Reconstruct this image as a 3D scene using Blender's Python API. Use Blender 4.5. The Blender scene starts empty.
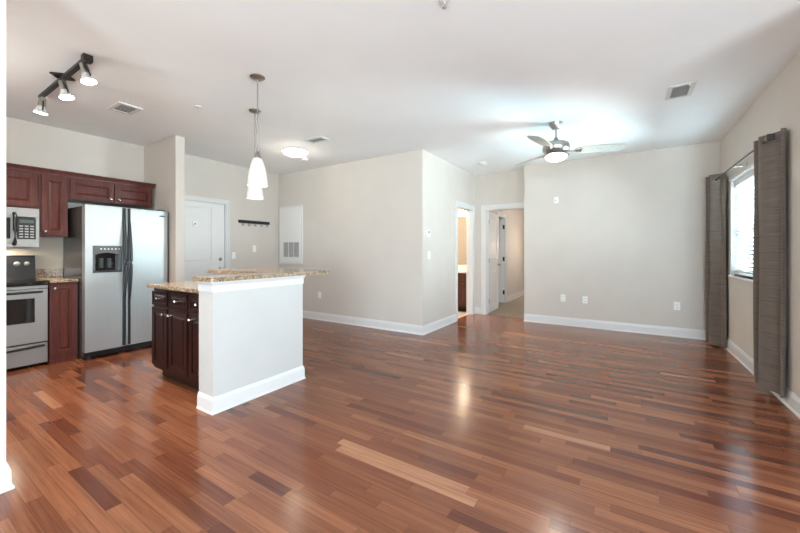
import bpy, bmesh, math, random
from mathutils import Vector, Matrix
R = math.radians
scene = bpy.context.scene
COL = scene.collection
random.seed(7)

# ------------------------------------------------------------------ camera, world, lights, exposure
CAM_H = 1.226
cam_d = bpy.data.cameras.new('camera')
cam_d.sensor_fit = 'HORIZONTAL'
cam_d.sensor_width = 36.0
cam_d.lens = 36.0 * 349.0 / 800.0
cam_d.shift_y = -(266.5 - 251.7) / 800.0
cam_d.clip_start = 0.02
cam = bpy.data.objects.new('camera', cam_d)
COL.objects.link(cam)
cam.location = (0, 0, CAM_H)
cam.rotation_euler = (R(90), 0, R(32.6))
scene.camera = cam

world = bpy.data.worlds.new('sky')
scene.world = world
world.use_nodes = True
wb = world.node_tree.nodes['Background']
wnt = world.node_tree
wtc = wnt.nodes.new('ShaderNodeTexCoord'); wsp = wnt.nodes.new('ShaderNodeSeparateXYZ'); wrm = wnt.nodes.new('ShaderNodeValToRGB')
wmr = wnt.nodes.new('ShaderNodeMapRange'); wmr.inputs[1].default_value = -1.0
wnt.links.new(wtc.outputs['Generated'], wsp.inputs[0]); wnt.links.new(wsp.outputs['Z'], wmr.inputs[0]); wnt.links.new(wmr.outputs[0], wrm.inputs['Fac'])
# brighter below the horizon, added to light the ceiling, hazy blue sky above
wrm.color_ramp.elements[0].position = 0.47; wrm.color_ramp.elements[0].color = (0.77, 0.93, 1.0, 1)
wrm.color_ramp.elements[1].position = 0.53; wrm.color_ramp.elements[1].color = (0.56, 0.68, 0.78, 1)
wnt.links.new(wrm.outputs['Color'], wb.inputs['Color'])
wb.inputs['Strength'].default_value = 15.0

scene.view_settings.view_transform = 'Standard'
scene.view_settings.look = 'None'
scene.view_settings.gamma = 1.0
scene.view_settings.use_curve_mapping = False
scene.view_settings.exposure = 1.0
scene.cycles.use_denoising = True
scene.cycles.max_bounces = 10
scene.cycles.diffuse_bounces = 6
scene.cycles.sample_clamp_indirect = 6.0
scene.cycles.caustics_reflective = False
scene.cycles.caustics_refractive = False

def area_light(name, loc, rot, sx, sy, power, color, portal=False):
    d = bpy.data.lights.new(name, 'AREA')
    d.shape = 'RECTANGLE'; d.size = sx; d.size_y = sy
    d.energy = power; d.color = color
    if portal: d.cycles.is_portal = True
    o = bpy.data.objects.new(name, d); COL.objects.link(o)
    o.location = loc; o.rotation_euler = rot
    return o
def point_light(name, loc, power, color, radius=0.05):
    d = bpy.data.lights.new(name, 'POINT')
    d.energy = power; d.color = color; d.shadow_soft_size = radius
    o = bpy.data.objects.new(name, d); COL.objects.link(o); o.location = loc
    return o
def spot_light(name, loc, rot, power, color, angle=80, blend=0.6, radius=0.04):
    d = bpy.data.lights.new(name, 'SPOT')
    d.energy = power; d.color = color; d.spot_size = R(angle); d.spot_blend = blend
    d.shadow_soft_size = radius
    o = bpy.data.objects.new(name, d); COL.objects.link(o)
    o.location = loc; o.rotation_euler = rot
    return o

# daylight comes from the sky; portals guide it through the window and unseen openings added for light
area_light('window_portal', (1.30, 5.14, 1.52), (0, R(90), 0), 1.25, 1.35, 1, (1, 1, 1), portal=True)
# area lamp added outside the window, as if sunlit ground lit the ceiling
gb = area_light('window_ceiling_fill', (2.25, 6.0, -0.55), (0, 0, 0), 2.2, 1.2, 1900, (0.22, 0.76, 1.0))
gb.rotation_euler = (Vector((0.70, 3.9, 2.74)) - gb.location).to_track_quat('-Z', 'Y').to_euler()
# area lamp added outside the window to brighten the bathroom wall
ws = area_light('window_wall_fill', (2.1, 5.75, 1.75), (0, 0, 0), 1.2, 1.4, 320, (0.66, 0.91, 1.0))
ws.rotation_euler = (Vector((-2.4, 4.6, 1.45)) - ws.location).to_track_quat('-Z', 'Y').to_euler()
area_light('side_portal', (4.06, -1.1, 1.10), (0, R(90), 0), 2.1, 3.0, 1, (1, 1, 1), portal=True)
area_light('rear_portal', (0.9, -4.06, 1.10), (R(90), 0, 0), 2.4, 2.1, 1, (1, 1, 1), portal=True)

# ------------------------------------------------------------------ materials
def new_mat(name):
    m = bpy.data.materials.new(name); m.use_nodes = True
    nt = m.node_tree
    return m, nt, nt.nodes['Principled BSDF']
def N(nt, typ, **kw):
    n = nt.nodes.new(typ)
    for k, v in kw.items(): setattr(n, k, v)
    return n
def L(nt, a, b): nt.links.new(a, b)
def math_n(nt, op, a, b=None):
    n = N(nt, 'ShaderNodeMath', operation=op)
    for i, v in enumerate((a, b)):
        if v is None: continue
        if isinstance(v, (int, float)): n.inputs[i].default_value = v
        else: L(nt, v, n.inputs[i])
    return n.outputs[0]
def ramp(nt, fac, stops):
    n = N(nt, 'ShaderNodeValToRGB')
    cr = n.color_ramp
    while len(cr.elements) > 1: cr.elements.remove(cr.elements[-1])
    cr.elements[0].position = stops[0][0]; cr.elements[0].color = (*stops[0][1], 1)
    for p, c in stops[1:]:
        e = cr.elements.new(p); e.color = (*c, 1)
    L(nt, fac, n.inputs['Fac'])
    return n.outputs['Color']
def obj_co(nt): return N(nt, 'ShaderNodeTexCoord').outputs['Object']
def geo_pos(nt): return N(nt, 'ShaderNodeNewGeometry').outputs['Position']
def mapped(nt, co, scale):
    n = N(nt, 'ShaderNodeMapping'); L(nt, co, n.inputs['Vector']); n.inputs['Scale'].default_value = scale
    return n.outputs['Vector']
def noise(nt, vec, scale, detail=3, rough=0.5):
    n = N(nt, 'ShaderNodeTexNoise'); L(nt, vec, n.inputs['Vector'])
    n.inputs['Scale'].default_value = scale; n.inputs['Detail'].default_value = detail; n.inputs['Roughness'].default_value = rough
    return n.outputs['Fac']
def bump(nt, bsdf, h, strength, dist=0.01):
    b = N(nt, 'ShaderNodeBump'); b.inputs['Strength'].default_value = strength; b.inputs['Distance'].default_value = dist
    L(nt, h, b.inputs['Height']); L(nt, b.outputs['Normal'], bsdf.inputs['Normal'])

def paint(name, col, rough=0.6, var=0.02, bmp=0.03, spec=0.3):
    m, nt, b = new_mat(name)
    co = geo_pos(nt)
    f = noise(nt, co, 3.0, 4)
    c0 = tuple(max(0, c * (1 - var)) for c in col); c1 = tuple(min(1, c * (1 + var)) for c in col)
    L(nt, ramp(nt, f, [(0.3, c0), (0.7, c1)]), b.inputs['Base Color'])
    b.inputs['Roughness'].default_value = rough
    b.inputs['Specular IOR Level'].default_value = spec
    if bmp: bump(nt, b, noise(nt, co, 220.0, 2), bmp, 0.002)
    return m
def plain(name, col, rough=0.4, metal=0.0, spec=0.5, emit=None, es=0.0):
    m, nt, b = new_mat(name)
    co = obj_co(nt)
    f = noise(nt, co, 25.0, 2)
    L(nt, ramp(nt, f, [(0.3, tuple(c * 0.95 for c in col)), (0.7, tuple(min(1, c * 1.04) for c in col))]), b.inputs['Base Color'])
    b.inputs['Roughness'].default_value = rough; b.inputs['Metallic'].default_value = metal
    b.inputs['Specular IOR Level'].default_value = spec
    if emit:
        b.inputs['Emission Color'].default_value = (*emit, 1); b.inputs['Emission Strength'].default_value = es
    return m

def mat_floor():
    m, nt, b = new_mat('cherry_plank_floor')
    co = geo_pos(nt)
    s = N(nt, 'ShaderNodeSeparateXYZ'); L(nt, co, s.inputs[0])
    W = 0.064
    yr = math_n(nt, 'DIVIDE', s.outputs['Y'], W)
    row = math_n(nt, 'FLOOR', yr)
    yf = math_n(nt, 'SUBTRACT', yr, row)
    wn = N(nt, 'ShaderNodeTexWhiteNoise', noise_dimensions='1D'); L(nt, row, wn.inputs['W'])
    rsep = N(nt, 'ShaderNodeSeparateColor'); L(nt, wn.outputs['Color'], rsep.inputs[0])
    ln = math_n(nt, 'MULTIPLY_ADD', rsep.outputs[0], 0.55); nt.nodes[-1].inputs[2].default_value = 0.42
    off = math_n(nt, 'MULTIPLY', rsep.outputs[1], 7.3)
    xr = math_n(nt, 'DIVIDE', math_n(nt, 'ADD', s.outputs['X'], off), ln)
    # warp so lengths differ along one row
    warp = math_n(nt, 'MULTIPLY', math_n(nt, 'SINE', math_n(nt, 'MULTIPLY', xr, 1.7)), 0.35)
    xr = math_n(nt, 'ADD', xr, warp)
    idx = math_n(nt, 'FLOOR', xr)
    xf = math_n(nt, 'SUBTRACT', xr, idx)
    cv = N(nt, 'ShaderNodeCombineXYZ'); L(nt, row, cv.inputs[0]); L(nt, idx, cv.inputs[1])
    w2 = N(nt, 'ShaderNodeTexWhiteNoise', noise_dimensions='2D'); L(nt, cv.outputs[0], w2.inputs['Vector'])
    rnd = w2.outputs['Value']
    rc = N(nt, 'ShaderNodeSeparateColor'); L(nt, w2.outputs['Color'], rc.inputs[0])
    base = ramp(nt, rnd, FLOOR_STOPS)
    # grain
    gv = N(nt, 'ShaderNodeCombineXYZ')
    L(nt, math_n(nt, 'ADD', math_n(nt, 'MULTIPLY', s.outputs['X'], 2.2), math_n(nt, 'MULTIPLY', rnd, 37.0)), gv.inputs[0])
    L(nt, math_n(nt, 'MULTIPLY', s.outputs['Y'], 75.0), gv.inputs[1])
    L(nt, math_n(nt, 'MULTIPLY', rc.outputs[1], 19.0), gv.inputs[2])
    g = noise(nt, gv.outputs[0], 1.0, 5, 0.6)
    gcol = ramp(nt, g, [(0.28, (0.60, 0.55, 0.52)), (0.5, (0.95, 0.95, 0.95)), (0.72, (1.22, 1.26, 1.3))])
    mx = N(nt, 'ShaderNodeMix', data_type='RGBA', blend_type='MULTIPLY'); mx.inputs[0].default_value = 0.85
    L(nt, base, mx.inputs[6]); L(nt, gcol, mx.inputs[7])
    # seams
    e1 = math_n(nt, 'MINIMUM', yf, math_n(nt, 'SUBTRACT', 1.0, yf))
    ex = math_n(nt, 'MULTIPLY', math_n(nt, 'MINIMUM', xf, math_n(nt, 'SUBTRACT', 1.0, xf)), 10.0)
    e = math_n(nt, 'MINIMUM', e1, ex)
    seam = ramp(nt, e, [(0.0, (0.45, 0.4, 0.38)), (0.035, (1, 1, 1))])
    m2 = N(nt, 'ShaderNodeMix', data_type='RGBA', blend_type='MULTIPLY'); m2.inputs[0].default_value = 0.8
    L(nt, mx.outputs[2], m2.inputs[6]); L(nt, seam, m2.inputs[7])
    L(nt, m2.outputs[2], b.inputs['Base Color'])
    rr = N(nt, 'ShaderNodeMapRange'); L(nt, g, rr.inputs[0]); rr.inputs[3].default_value = 0.14; rr.inputs[4].default_value = 0.23
    L(nt, rr.outputs[0], b.inputs['Roughness'])
    b.inputs['Specular IOR Level'].default_value = 0.45
    bump(nt, b, math_n(nt, 'MULTIPLY', math_n(nt, 'MINIMUM', e, 0.06), 8.0), 0.08, 0.002)
    return m
FLOOR_STOPS = [(0.0, (0.100, 0.028, 0.015)), (0.05, (0.125, 0.036, 0.018)), (0.18, (0.168, 0.053, 0.025)),
               (0.55, (0.212, 0.073, 0.034)), (0.92, (0.262, 0.097, 0.045)), (0.985, (0.29, 0.112, 0.053)), (0.994, (0.38, 0.175, 0.095)), (1.0, (0.38, 0.175, 0.095))]

def mat_granite():
    m, nt, b = new_mat('speckled_granite')
    co = geo_pos(nt)
    v = N(nt, 'ShaderNodeTexVoronoi'); L(nt, co, v.inputs['Vector']); v.inputs['Scale'].default_value = 125.0
    sc = N(nt, 'ShaderNodeSeparateColor'); L(nt, v.outputs['Color'], sc.inputs[0])
    base = ramp(nt, sc.outputs[0], [(0.0, (0.03, 0.022, 0.018)), (0.20, (0.14, 0.085, 0.050)), (0.38, (0.36, 0.26, 0.165)),
                                    (0.64, (0.38, 0.30, 0.21)), (0.87, (0.47, 0.40, 0.31)), (1.0, (0.58, 0.53, 0.45))])
    cl = ramp(nt, noise(nt, co, 14.0, 4), [(0.35, (0.75, 0.66, 0.56)), (0.65, (1.05, 1.02, 1.0))])
    mx = N(nt, 'ShaderNodeMix', data_type='RGBA', blend_type='MULTIPLY'); mx.inputs[0].default_value = 1.0
    L(nt, base, mx.inputs[6]); L(nt, cl, mx.inputs[7]); L(nt, mx.outputs[2], b.inputs['Base Color'])
    b.inputs['Roughness'].default_value = 0.16
    return m
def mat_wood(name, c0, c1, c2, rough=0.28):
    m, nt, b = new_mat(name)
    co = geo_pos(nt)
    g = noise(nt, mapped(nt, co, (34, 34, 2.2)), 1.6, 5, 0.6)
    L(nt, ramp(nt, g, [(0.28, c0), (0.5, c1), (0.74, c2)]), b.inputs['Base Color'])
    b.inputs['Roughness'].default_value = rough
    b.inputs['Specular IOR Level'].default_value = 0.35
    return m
def mat_steel(name='brushed_steel', col=(0.62, 0.63, 0.63), rough=0.30, axis='z'):
    m, nt, b = new_mat(name)
    co = geo_pos(nt)
    sc = (160, 160, 1.0) if axis == 'z' else (4, 2.0, 260)
    g = noise(nt, mapped(nt, co, sc), 1.5, 3)
    L(nt, ramp(nt, g, [(0.3, tuple(c * 0.97 for c in col)), (0.7, tuple(min(1, c * 1.03) for c in col))]), b.inputs['Base Color'])
    b.inputs['Metallic'].default_value = 0.65
    rr = N(nt, 'ShaderNodeMapRange'); L(nt, g, rr.inputs[0]); rr.inputs[3].default_value = rough - 0.02; rr.inputs[4].default_value = rough + 0.02
    L(nt, rr.outputs[0], b.inputs['Roughness'])
    b.inputs['Anisotropic'].default_value = 0.4
    return m
def mat_curtain():
    m, nt, b = new_mat('striped_curtain_fabric')
    co = geo_pos(nt)
    s = N(nt, 'ShaderNodeSeparateXYZ'); L(nt, co, s.inputs[0])
    zz = math_n(nt, 'DIVIDE', s.outputs['Z'], 0.135)
    fr = math_n(nt, 'FRACT', zz)
    line = ramp(nt, fr, [(0.0, (0.7, 0.69, 0.68)), (0.03, (0.7, 0.69, 0.68)), (0.05, (1, 1, 1)), (1.0, (1, 1, 1))])
    fine = noise(nt, mapped(nt, co, (6, 6, 240)), 1.0, 3)
    base = ramp(nt, fine, [(0.3, (0.130, 0.101, 0.079)), (0.55, (0.185, 0.148, 0.118)), (0.8, (0.245, 0.198, 0.160))])
    mx = N(nt, 'ShaderNodeMix', data_type='RGBA', blend_type='MULTIPLY'); mx.inputs[0].default_value = 1.0
    L(nt, base, mx.inputs[6]); L(nt, line, mx.inputs[7])
    L(nt, mx.outputs[2], b.inputs['Base Color'])
    b.inputs['Roughness'].default_value = 0.55
    b.inputs['Sheen Weight'].default_value = 0.3
    # cloth lets a little daylight through
    tr = N(nt, 'ShaderNodeBsdfTranslucent'); L(nt, mx.outputs[2], tr.inputs['Color'])
    ms = N(nt, 'ShaderNodeMixShader'); ms.inputs[0].default_value = 0.3
    out = nt.nodes['Material Output']
    L(nt, b.outputs[0], ms.inputs[1]); L(nt, tr.outputs[0], ms.inputs[2]); L(nt, ms.outputs[0], out.inputs['Surface'])
    return m
def mat_glass():
    m, nt, b = new_mat('window_glass')
    t = N(nt, 'ShaderNodeBsdfTransparent'); g = N(nt, 'ShaderNodeBsdfGlossy'); g.inputs['Roughness'].default_value = 0.02
    fr = N(nt, 'ShaderNodeFresnel'); fr.inputs['IOR'].default_value = 1.45
    ms = N(nt, 'ShaderNodeMixShader'); L(nt, fr.outputs[0], ms.inputs[0]); L(nt, t.outputs[0], ms.inputs[1]); L(nt, g.outputs[0], ms.inputs[2])
    L(nt, ms.outputs[0], nt.nodes['Material Output'].inputs['Surface'])
    return m
def mat_tile(name, col, grout, sx, sz):
    m, nt, b = new_mat(name)
    co = geo_pos(nt)
    br = N(nt, 'ShaderNodeTexBrick'); br.offset = 0.0
    L(nt, co, br.inputs['Vector'])
    br.inputs['Color1'].default_value = (*col, 1); br.inputs['Color2'].default_value = (*[c * 0.95 for c in col], 1)
    br.inputs['Mortar'].default_value = (*grout, 1); br.inputs['Scale'].default_value = 1.0
    br.inputs['Brick Width'].default_value = sx; br.inputs['Row Height'].default_value = sz; br.inputs['Mortar Size'].default_value = 0.004
    L(nt, br.outputs['Color'], b.inputs['Base Color']); b.inputs['Roughness'].default_value = 0.35
    return m
def mat_carpet():
    m, nt, b = new_mat('beige_carpet')
    co = geo_pos(nt)
    f = noise(nt, co, 90.0, 4, 0.7)
    L(nt, ramp(nt, f, [(0.3, (0.22, 0.175, 0.13)), (0.7, (0.40, 0.33, 0.26))]), b.inputs['Base Color'])
    b.inputs['Roughness'].default_value = 0.95
    bump(nt, b, f, 0.5, 0.01)
    return m

M = {}
M['floor'] = mat_floor()
M['wall'] = paint('greige_wall_paint', (0.600, 0.555, 0.505), 0.65)
M['ceiling'] = paint('white_ceiling_paint', (0.85, 0.87, 0.88), 0.8, 0.01)
M['trim'] = paint('white_trim_paint', (0.67, 0.67, 0.66), 0.38, 0.01, 0.0, 0.4)
M['door'] = paint('white_door_paint', (0.74, 0.735, 0.72), 0.4, 0.01, 0.0, 0.4)
M['bar_paint'] = paint('pale_half_wall_paint', (0.535, 0.530, 0.515), 0.55)
M['granite'] = mat_granite()
M['wood'] = mat_wood('cherry_cabinet_wood', (0.058, 0.013, 0.010), (0.092, 0.022, 0.016), (0.140, 0.039, 0.029), 0.34)
M['wood_shaded'] = mat_wood('shaded_cherry_cabinet_wood', (0.011, 0.0033, 0.003), (0.018, 0.0046, 0.004), (0.030, 0.0078, 0.0065), 0.30)  # same cherry as the wall cabinets, with the island's shade put into the colour
M['steel'] = mat_steel('brushed_steel', (0.42, 0.435, 0.432), 0.36)
M['steel_h'] = mat_steel('brushed_steel_horizontal', (0.30, 0.287, 0.275), 0.40, 'h')
M['nickel'] = plain('brushed_nickel', (0.40, 0.39, 0.365), 0.34, 1.0)
M['chrome'] = plain('chrome', (0.8, 0.8, 0.8), 0.12, 1.0)
M['black'] = plain('black_plastic', (0.012, 0.012, 0.013), 0.28)
M['black_glass'] = plain('black_glass', (0.006, 0.006, 0.007), 0.06, 0.0, 0.6)
M['bronze'] = plain('dark_bronze_metal', (0.035, 0.028, 0.024), 0.4, 0.7)
M['dark_grey'] = plain('dark_grey_enamel', (0.045, 0.040, 0.038), 0.22)
M['charcoal'] = plain('charcoal_handle', (0.040, 0.043, 0.047), 0.30, 0.3)
M['grey'] = plain('grey_plastic', (0.23, 0.24, 0.245), 0.4)
M['panel_grey'] = plain('dark_grey_panel', (0.085, 0.09, 0.095), 0.35)
M['plastic'] = plain('white_plastic', (0.82, 0.82, 0.80), 0.35)
M['slot'] = plain('dark_slot', (0.03, 0.03, 0.03), 0.6)
M['grille_grey'] = plain('grey_grille', (0.17, 0.165, 0.16), 0.6)
M['vent_dark'] = plain('vent_shadow_duct', (0.035, 0.037, 0.038), 0.7)
M['curtain'] = mat_curtain()
M['glass'] = mat_glass()
M['carpet'] = mat_carpet()
M['tile'] = mat_tile('bath_floor_tile', (0.72, 0.66, 0.58), (0.5, 0.45, 0.4), 0.3, 0.3)
M['backsplash'] = paint('pale_backsplash_wall', (0.62, 0.56, 0.47), 0.4, 0.04, 0.0)
M['mirror'] = plain('mirror_glass', (0.9, 0.9, 0.9), 0.02, 1.0)
M['cream'] = plain('cream_stone_vanity_top', (0.85, 0.80, 0.72), 0.2)
M['blade'] = mat_wood('pale_blade_wood', (0.30, 0.285, 0.255), (0.37, 0.35, 0.315), (0.43, 0.41, 0.37), 0.4)
M['slat'] = plain('white_blind_slat', (0.85, 0.87, 0.88), 0.4)
def glow(name, col, strength, base=(0.9, 0.88, 0.84)):
    return plain(name, base, 0.35, 0.0, 0.4, col, strength)
M['shade_glow'] = glow('lit_frosted_glass_shade', (1.0, 0.90, 0.77), 0.17, (0.46, 0.45, 0.43))
M['dome_glow'] = glow('lit_frosted_glass_dome', (1.0, 0.93, 0.82), 0.8)
M['bowl_glow'] = glow('lit_fan_glass_bowl', (1.0, 0.93, 0.84), 1.6)
M['bulb_glow'] = glow('lit_spot_bulb', (1.0, 0.90, 0.76), 14.0)
M['bath_glow'] = glow('lit_vanity_bulbs', (1.0, 0.80, 0.56), 14.0)
M['frost'] = plain('clear_reflector_glass', (0.8, 0.8, 0.8), 0.15, 0.4)
M['display'] = plain('grey_display_window', (0.10, 0.13, 0.14), 0.1)
M['key'] = plain('pale_keypad_print', (0.35, 0.36, 0.37), 0.5)

# ------------------------------------------------------------------ mesh helpers
class MB:
    def __init__(self): self.bm = bmesh.new()
    def box(self, x0, x1, y0, y1, z0, z1, bev=0.0, seg=2, mat=None):
        r = bmesh.ops.create_cube(self.bm, size=1.0)
        vs = r['verts']
        for v in vs:
            v.co = Vector(((x0 + x1) / 2 + v.co.x * (x1 - x0), (y0 + y1) / 2 + v.co.y * (y1 - y0), (z0 + z1) / 2 + v.co.z * (z1 - z0)))
            if mat is not None: v.co = mat @ v.co
        if bev:
            es = list({e for v in vs for e in v.link_edges})
            bmesh.ops.bevel(self.bm, geom=es, offset=bev, segments=seg, affect='EDGES', profile=0.5)
        return self
    def panel(self, x0, x1, z0, z1, yb, yf, stile=0.05, groove=0.011, rise=0.018, panels=None):
        """panel door facing -y; front face at yf, back at yb; raised centre panel(s)"""
        bm = self.bm
        if panels is None: panels = [(x0 + stile, x1 - stile, z0 + stile, z1 - stile)]
        self.box(x0, x1, yf + groove, yb, z0, z1)
        # stiles and rails as a plate with holes: grid cut by panels (panels share x extents per column)
        xs = sorted({x0, x1} | {p[0] for p in panels} | {p[1] for p in panels})
        zs = sorted({z0, z1} | {p[2] for p in panels} | {p[3] for p in panels})
        for i in range(len(xs) - 1):
            for k in range(len(zs) - 1):
                cx, cz = (xs[i] + xs[i + 1]) / 2, (zs[k] + zs[k + 1]) / 2
                if any(p[0] < cx < p[1] and p[2] < cz < p[3] for p in panels): continue
                self.box(xs[i], xs[i + 1], yf, yf + groove, zs[k], zs[k + 1])
        for p in panels:
            a, b_, c, d = p
            g = 0.008
            base = [Vector((a + g, yf + groove, c + g)), Vector((b_ - g, yf + groove, c + g)), Vector((b_ - g, yf + groove, d - g)), Vector((a + g, yf + groove, d - g))]
            q = g + rise; yt = yf + groove * 0.25
            top = [Vector((a + q, yt, c + q)), Vector((b_ - q, yt, c + q)), Vector((b_ - q, yt, d - q)), Vector((a + q, yt, d - q))]
            vb = [bm.verts.new(v) for v in base]; vt = [bm.verts.new(v) for v in top]
            bm.faces.new(vt)
            for i in range(4):
                j = (i + 1) % 4
                bm.faces.new((vb[i], vb[j], vt[j], vt[i]))
        return self
    def cyl(self, p0, p1, r0, r1=None, n=20):
        p0 = Vector(p0); p1 = Vector(p1); r1 = r0 if r1 is None else r1
        d = p1 - p0; q = d.to_track_quat('Z', 'Y')
        rings = []
        for p, r in ((p0, r0), (p1, r1)):
            rings.append([self.bm.verts.new(p + q @ Vector((math.cos(2 * math.pi * i / n) * r, math.sin(2 * math.pi * i / n) * r, 0))) for i in range(n)])
        for i in range(n):
            j = (i + 1) % n
            self.bm.faces.new((rings[0][i], rings[0][j], rings[1][j], rings[1][i]))
        self.bm.faces.new(list(reversed(rings[0]))); self.bm.faces.new(rings[1])
        return self
    def lathe(self, c, prof, n=32, axis='z', mat=None):
        c = Vector(c); rings = []
        for r, z in prof:
            if r < 1e-6:
                p = [Vector((0, 0, z))]
            else:
                p = [Vector((math.cos(2 * math.pi * i / n) * r, math.sin(2 * math.pi * i / n) * r, z)) for i in range(n)]
            if axis == '-y': p = [Vector((v.x, -v.z, v.y)) for v in p]
            if mat is not None: p = [mat @ v for v in p]
            rings.append([self.bm.verts.new(c + v) for v in p])
        for a, b_ in zip(rings, rings[1:]):
            for i in range(n):
                j = (i + 1) % n
                if len(a) == 1 and len(b_) == 1: continue
                if len(a) == 1: self.bm.faces.new((a[0], b_[j], b_[i]))
                elif len(b_) == 1: self.bm.faces.new((a[i], a[j], b_[0]))
                else: self.bm.faces.new((a[i], a[j], b_[j], b_[i]))
        return self
    def tube(self, pts, r, n=10):
        pts = [Vector(p) for p in pts]; rings = []
        for i, p in enumerate(pts):
            t = (pts[min(i + 1, len(pts) - 1)] - pts[max(i - 1, 0)]).normalized()
            q = t.to_track_quat('Z', 'Y')
            rr = r[i] if isinstance(r, (list, tuple)) else r
            rings.append([self.bm.verts.new(p + q @ Vector((math.cos(2 * math.pi * k / n) * rr, math.sin(2 * math.pi * k / n) * rr, 0))) for k in range(n)])
        for a, b_ in zip(rings, rings[1:]):
            for i in range(n):
                j = (i + 1) % n
                self.bm.faces.new((a[i], a[j], b_[j], b_[i]))
        self.bm.faces.new(list(reversed(rings[0]))); self.bm.faces.new(rings[-1])
        return self
    def prism(self, poly, z0, z1, bev=0.0):
        a = [self.bm.verts.new((x, y, z0)) for x, y in poly]; b_ = [self.bm.verts.new((x, y, z1)) for x, y in poly]
        fa = self.bm.faces.new(list(reversed(a))); fb = self.bm.faces.new(b_)
        n = len(poly)
        for i in range(n):
            j = (i + 1) % n
            self.bm.faces.new((a[i], a[j], b_[j], b_[i]))
        if bev:
            es = list(fa.edges) + list(fb.edges)
            bmesh.ops.bevel(self.bm, geom=es, offset=bev, segments=2, affect='EDGES')
        return self
    def sweep(self, path, prof):
        """profile (out, z) along an open 2-D path, out = right-hand side of travel, mitred"""
        P = [Vector((x, y)) for x, y in path]; rings = []
        for i, p in enumerate(P):
            ns = []
            if i > 0:
                d = (P[i] - P[i - 1]).normalized(); ns.append(Vector((d.y, -d.x)))
            if i < len(P) - 1:
                d = (P[i + 1] - P[i]).normalized(); ns.append(Vector((d.y, -d.x)))
            if len(ns) == 1: n = ns[0]
            else: n = (ns[0] + ns[1]) / (1 + ns[0].dot(ns[1]))
            rings.append([self.bm.verts.new((p.x + n.x * o, p.y + n.y * o, z)) for o, z in prof])
        m = len(prof)
        for a, b_ in zip(rings, rings[1:]):
            for i in range(m):
                j = (i + 1) % m
                self.bm.faces.new((a[i], a[j], b_[j], b_[i]))
        self.bm.faces.new(list(reversed(rings[0]))); self.bm.faces.new(rings[-1])
        return self
    def build(self, name, mat, parent=None, smooth=None, label=None):
        bmesh.ops.recalc_face_normals(self.bm, faces=self.bm.faces[:])
        me = bpy.data.meshes.new(name); self.bm.to_mesh(me); self.bm.free()
        me.materials.append(mat)
        if smooth:
            me.shade_smooth(); me.set_sharp_from_angle(angle=R(smooth))
        o = bpy.data.objects.new(name, me); COL.objects.link(o)
        if parent is not None: o.parent = parent
        if label: o['label'] = label
        return o

def tag(o, label, cat, group=None, kind=None):
    o['label'] = label; o['category'] = cat
    if group: o['group'] = group
    if kind: o['kind'] = kind
    return o
def struct(o, label, cat): return tag(o, label, cat, None, 'structure')
def thing(name, label, cat, loc=(0, 0, 0), rotz=0.0, group=None):
    o = bpy.data.objects.new(name, None); COL.objects.link(o)
    o.empty_display_size = 0.1
    o.location = loc; o.rotation_euler = (0, 0, R(rotz))
    return tag(o, label, cat, group)
def dup(root, loc, label, rotz=None, group=None):
    r = root.copy(); COL.objects.link(r); r.location = loc; r['label'] = label
    if rotz is not None: r.rotation_euler = (0, 0, R(rotz))
    if group: r['group'] = group
    for ch in list(root.children):
        c = ch.copy(); COL.objects.link(c); c.parent = r
        for g in list(ch.children):
            d = g.copy(); COL.objects.link(d); d.parent = c
    return r

# ------------------------------------------------------------------ the room shell
H = 2.74
XR, YB, XW, YH, YP, XL, XN = 1.114, 6.38, -2.49, 6.64, 4.51, -5.82, -5.72
T = 0.12
struct(MB().box(-5.94, 4.15, -4.15, 4.57, -0.08, 0).box(-2.55, 1.30, 4.57, 6.70, -0.08, 0).build('floor', M['floor']),
       'glossy reddish brown cherry plank floor', 'floor')
struct(MB().box(-6.0, 4.2, -4.2, 11.0, H, H + 0.1).build('ceiling', M['ceiling']), 'smooth white ceiling', 'ceiling')
struct(MB().box(-4.6, -2.55, 4.57, 7.35, -0.08, 0.0).build('floor_bathroom', M['tile']), 'pale tile floor of the bathroom', 'floor')
struct(MB().box(-4.6, 1.3, 6.70, 11.0, -0.08, 0.0).build('floor_bedroom', M['carpet']), 'beige carpet beyond the open door', 'carpet')
# right wall with window opening
WY0, WY1, WZ0, WZ1 = 4.47, 5.80, 0.94, 2.09
WT = 0.16
SY0, SY1, SZ1 = -2.6, 0.4, 2.15
XE, YE, YR = 4.0, 2.9, -4.0
struct(MB().box(XR, XR + WT, YE, WY0, 0, H).box(XR, XR + WT, WY1, 6.5, 0, H).box(XR, XR + WT, WY0, WY1, 0, WZ0).box(XR, XR + WT, WY0, WY1, WZ1, H)
       .build('wall_right', M['wall']), 'beige right wall holding the window', 'wall')
struct(MB().box(-1.475, XR, YB, YB + T, 0, H).box(-1.475, -1.355, YB + T, YH + T, 0, H).build('wall_back', M['wall']), 'pale far wall beneath the ceiling fan', 'wall')
HX0, HX1, DH = -2.262, -1.50, 2.045
struct(MB().box(XW - T, HX0, YH, YH + T, 0, H).box(HX1, -1.475, YH, YH + T, 0, H).box(HX0, HX1, YH, YH + T, DH, H).build('wall_hall', M['wall']),
       'narrow beige wall around the bedroom doorway', 'wall')
BY0, BY1 = 5.78, 6.53
struct(MB().box(XW - T, XW, YP, BY0, 0, H).box(XW - T, XW, BY1, YH, 0, H).box(XW - T, XW, BY0, BY1, DH, H).build('wall_bathroom', M['wall']),
       'bright wall section with the bathroom doorway', 'wall')
struct(MB().box(XN, XW - T, YP, YP + T, 0, H).build('wall_panel', M['wall']), 'beige wall behind the breakfast bar with the vent panel', 'wall')
EY0, EY1 = 2.50, 3.42
struct(MB().box(XL - T, XL, -0.72, 2.36, 0, H).build('wall_left', M['wall']), 'beige left wall behind the kitchen cabinets', 'wall')
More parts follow.
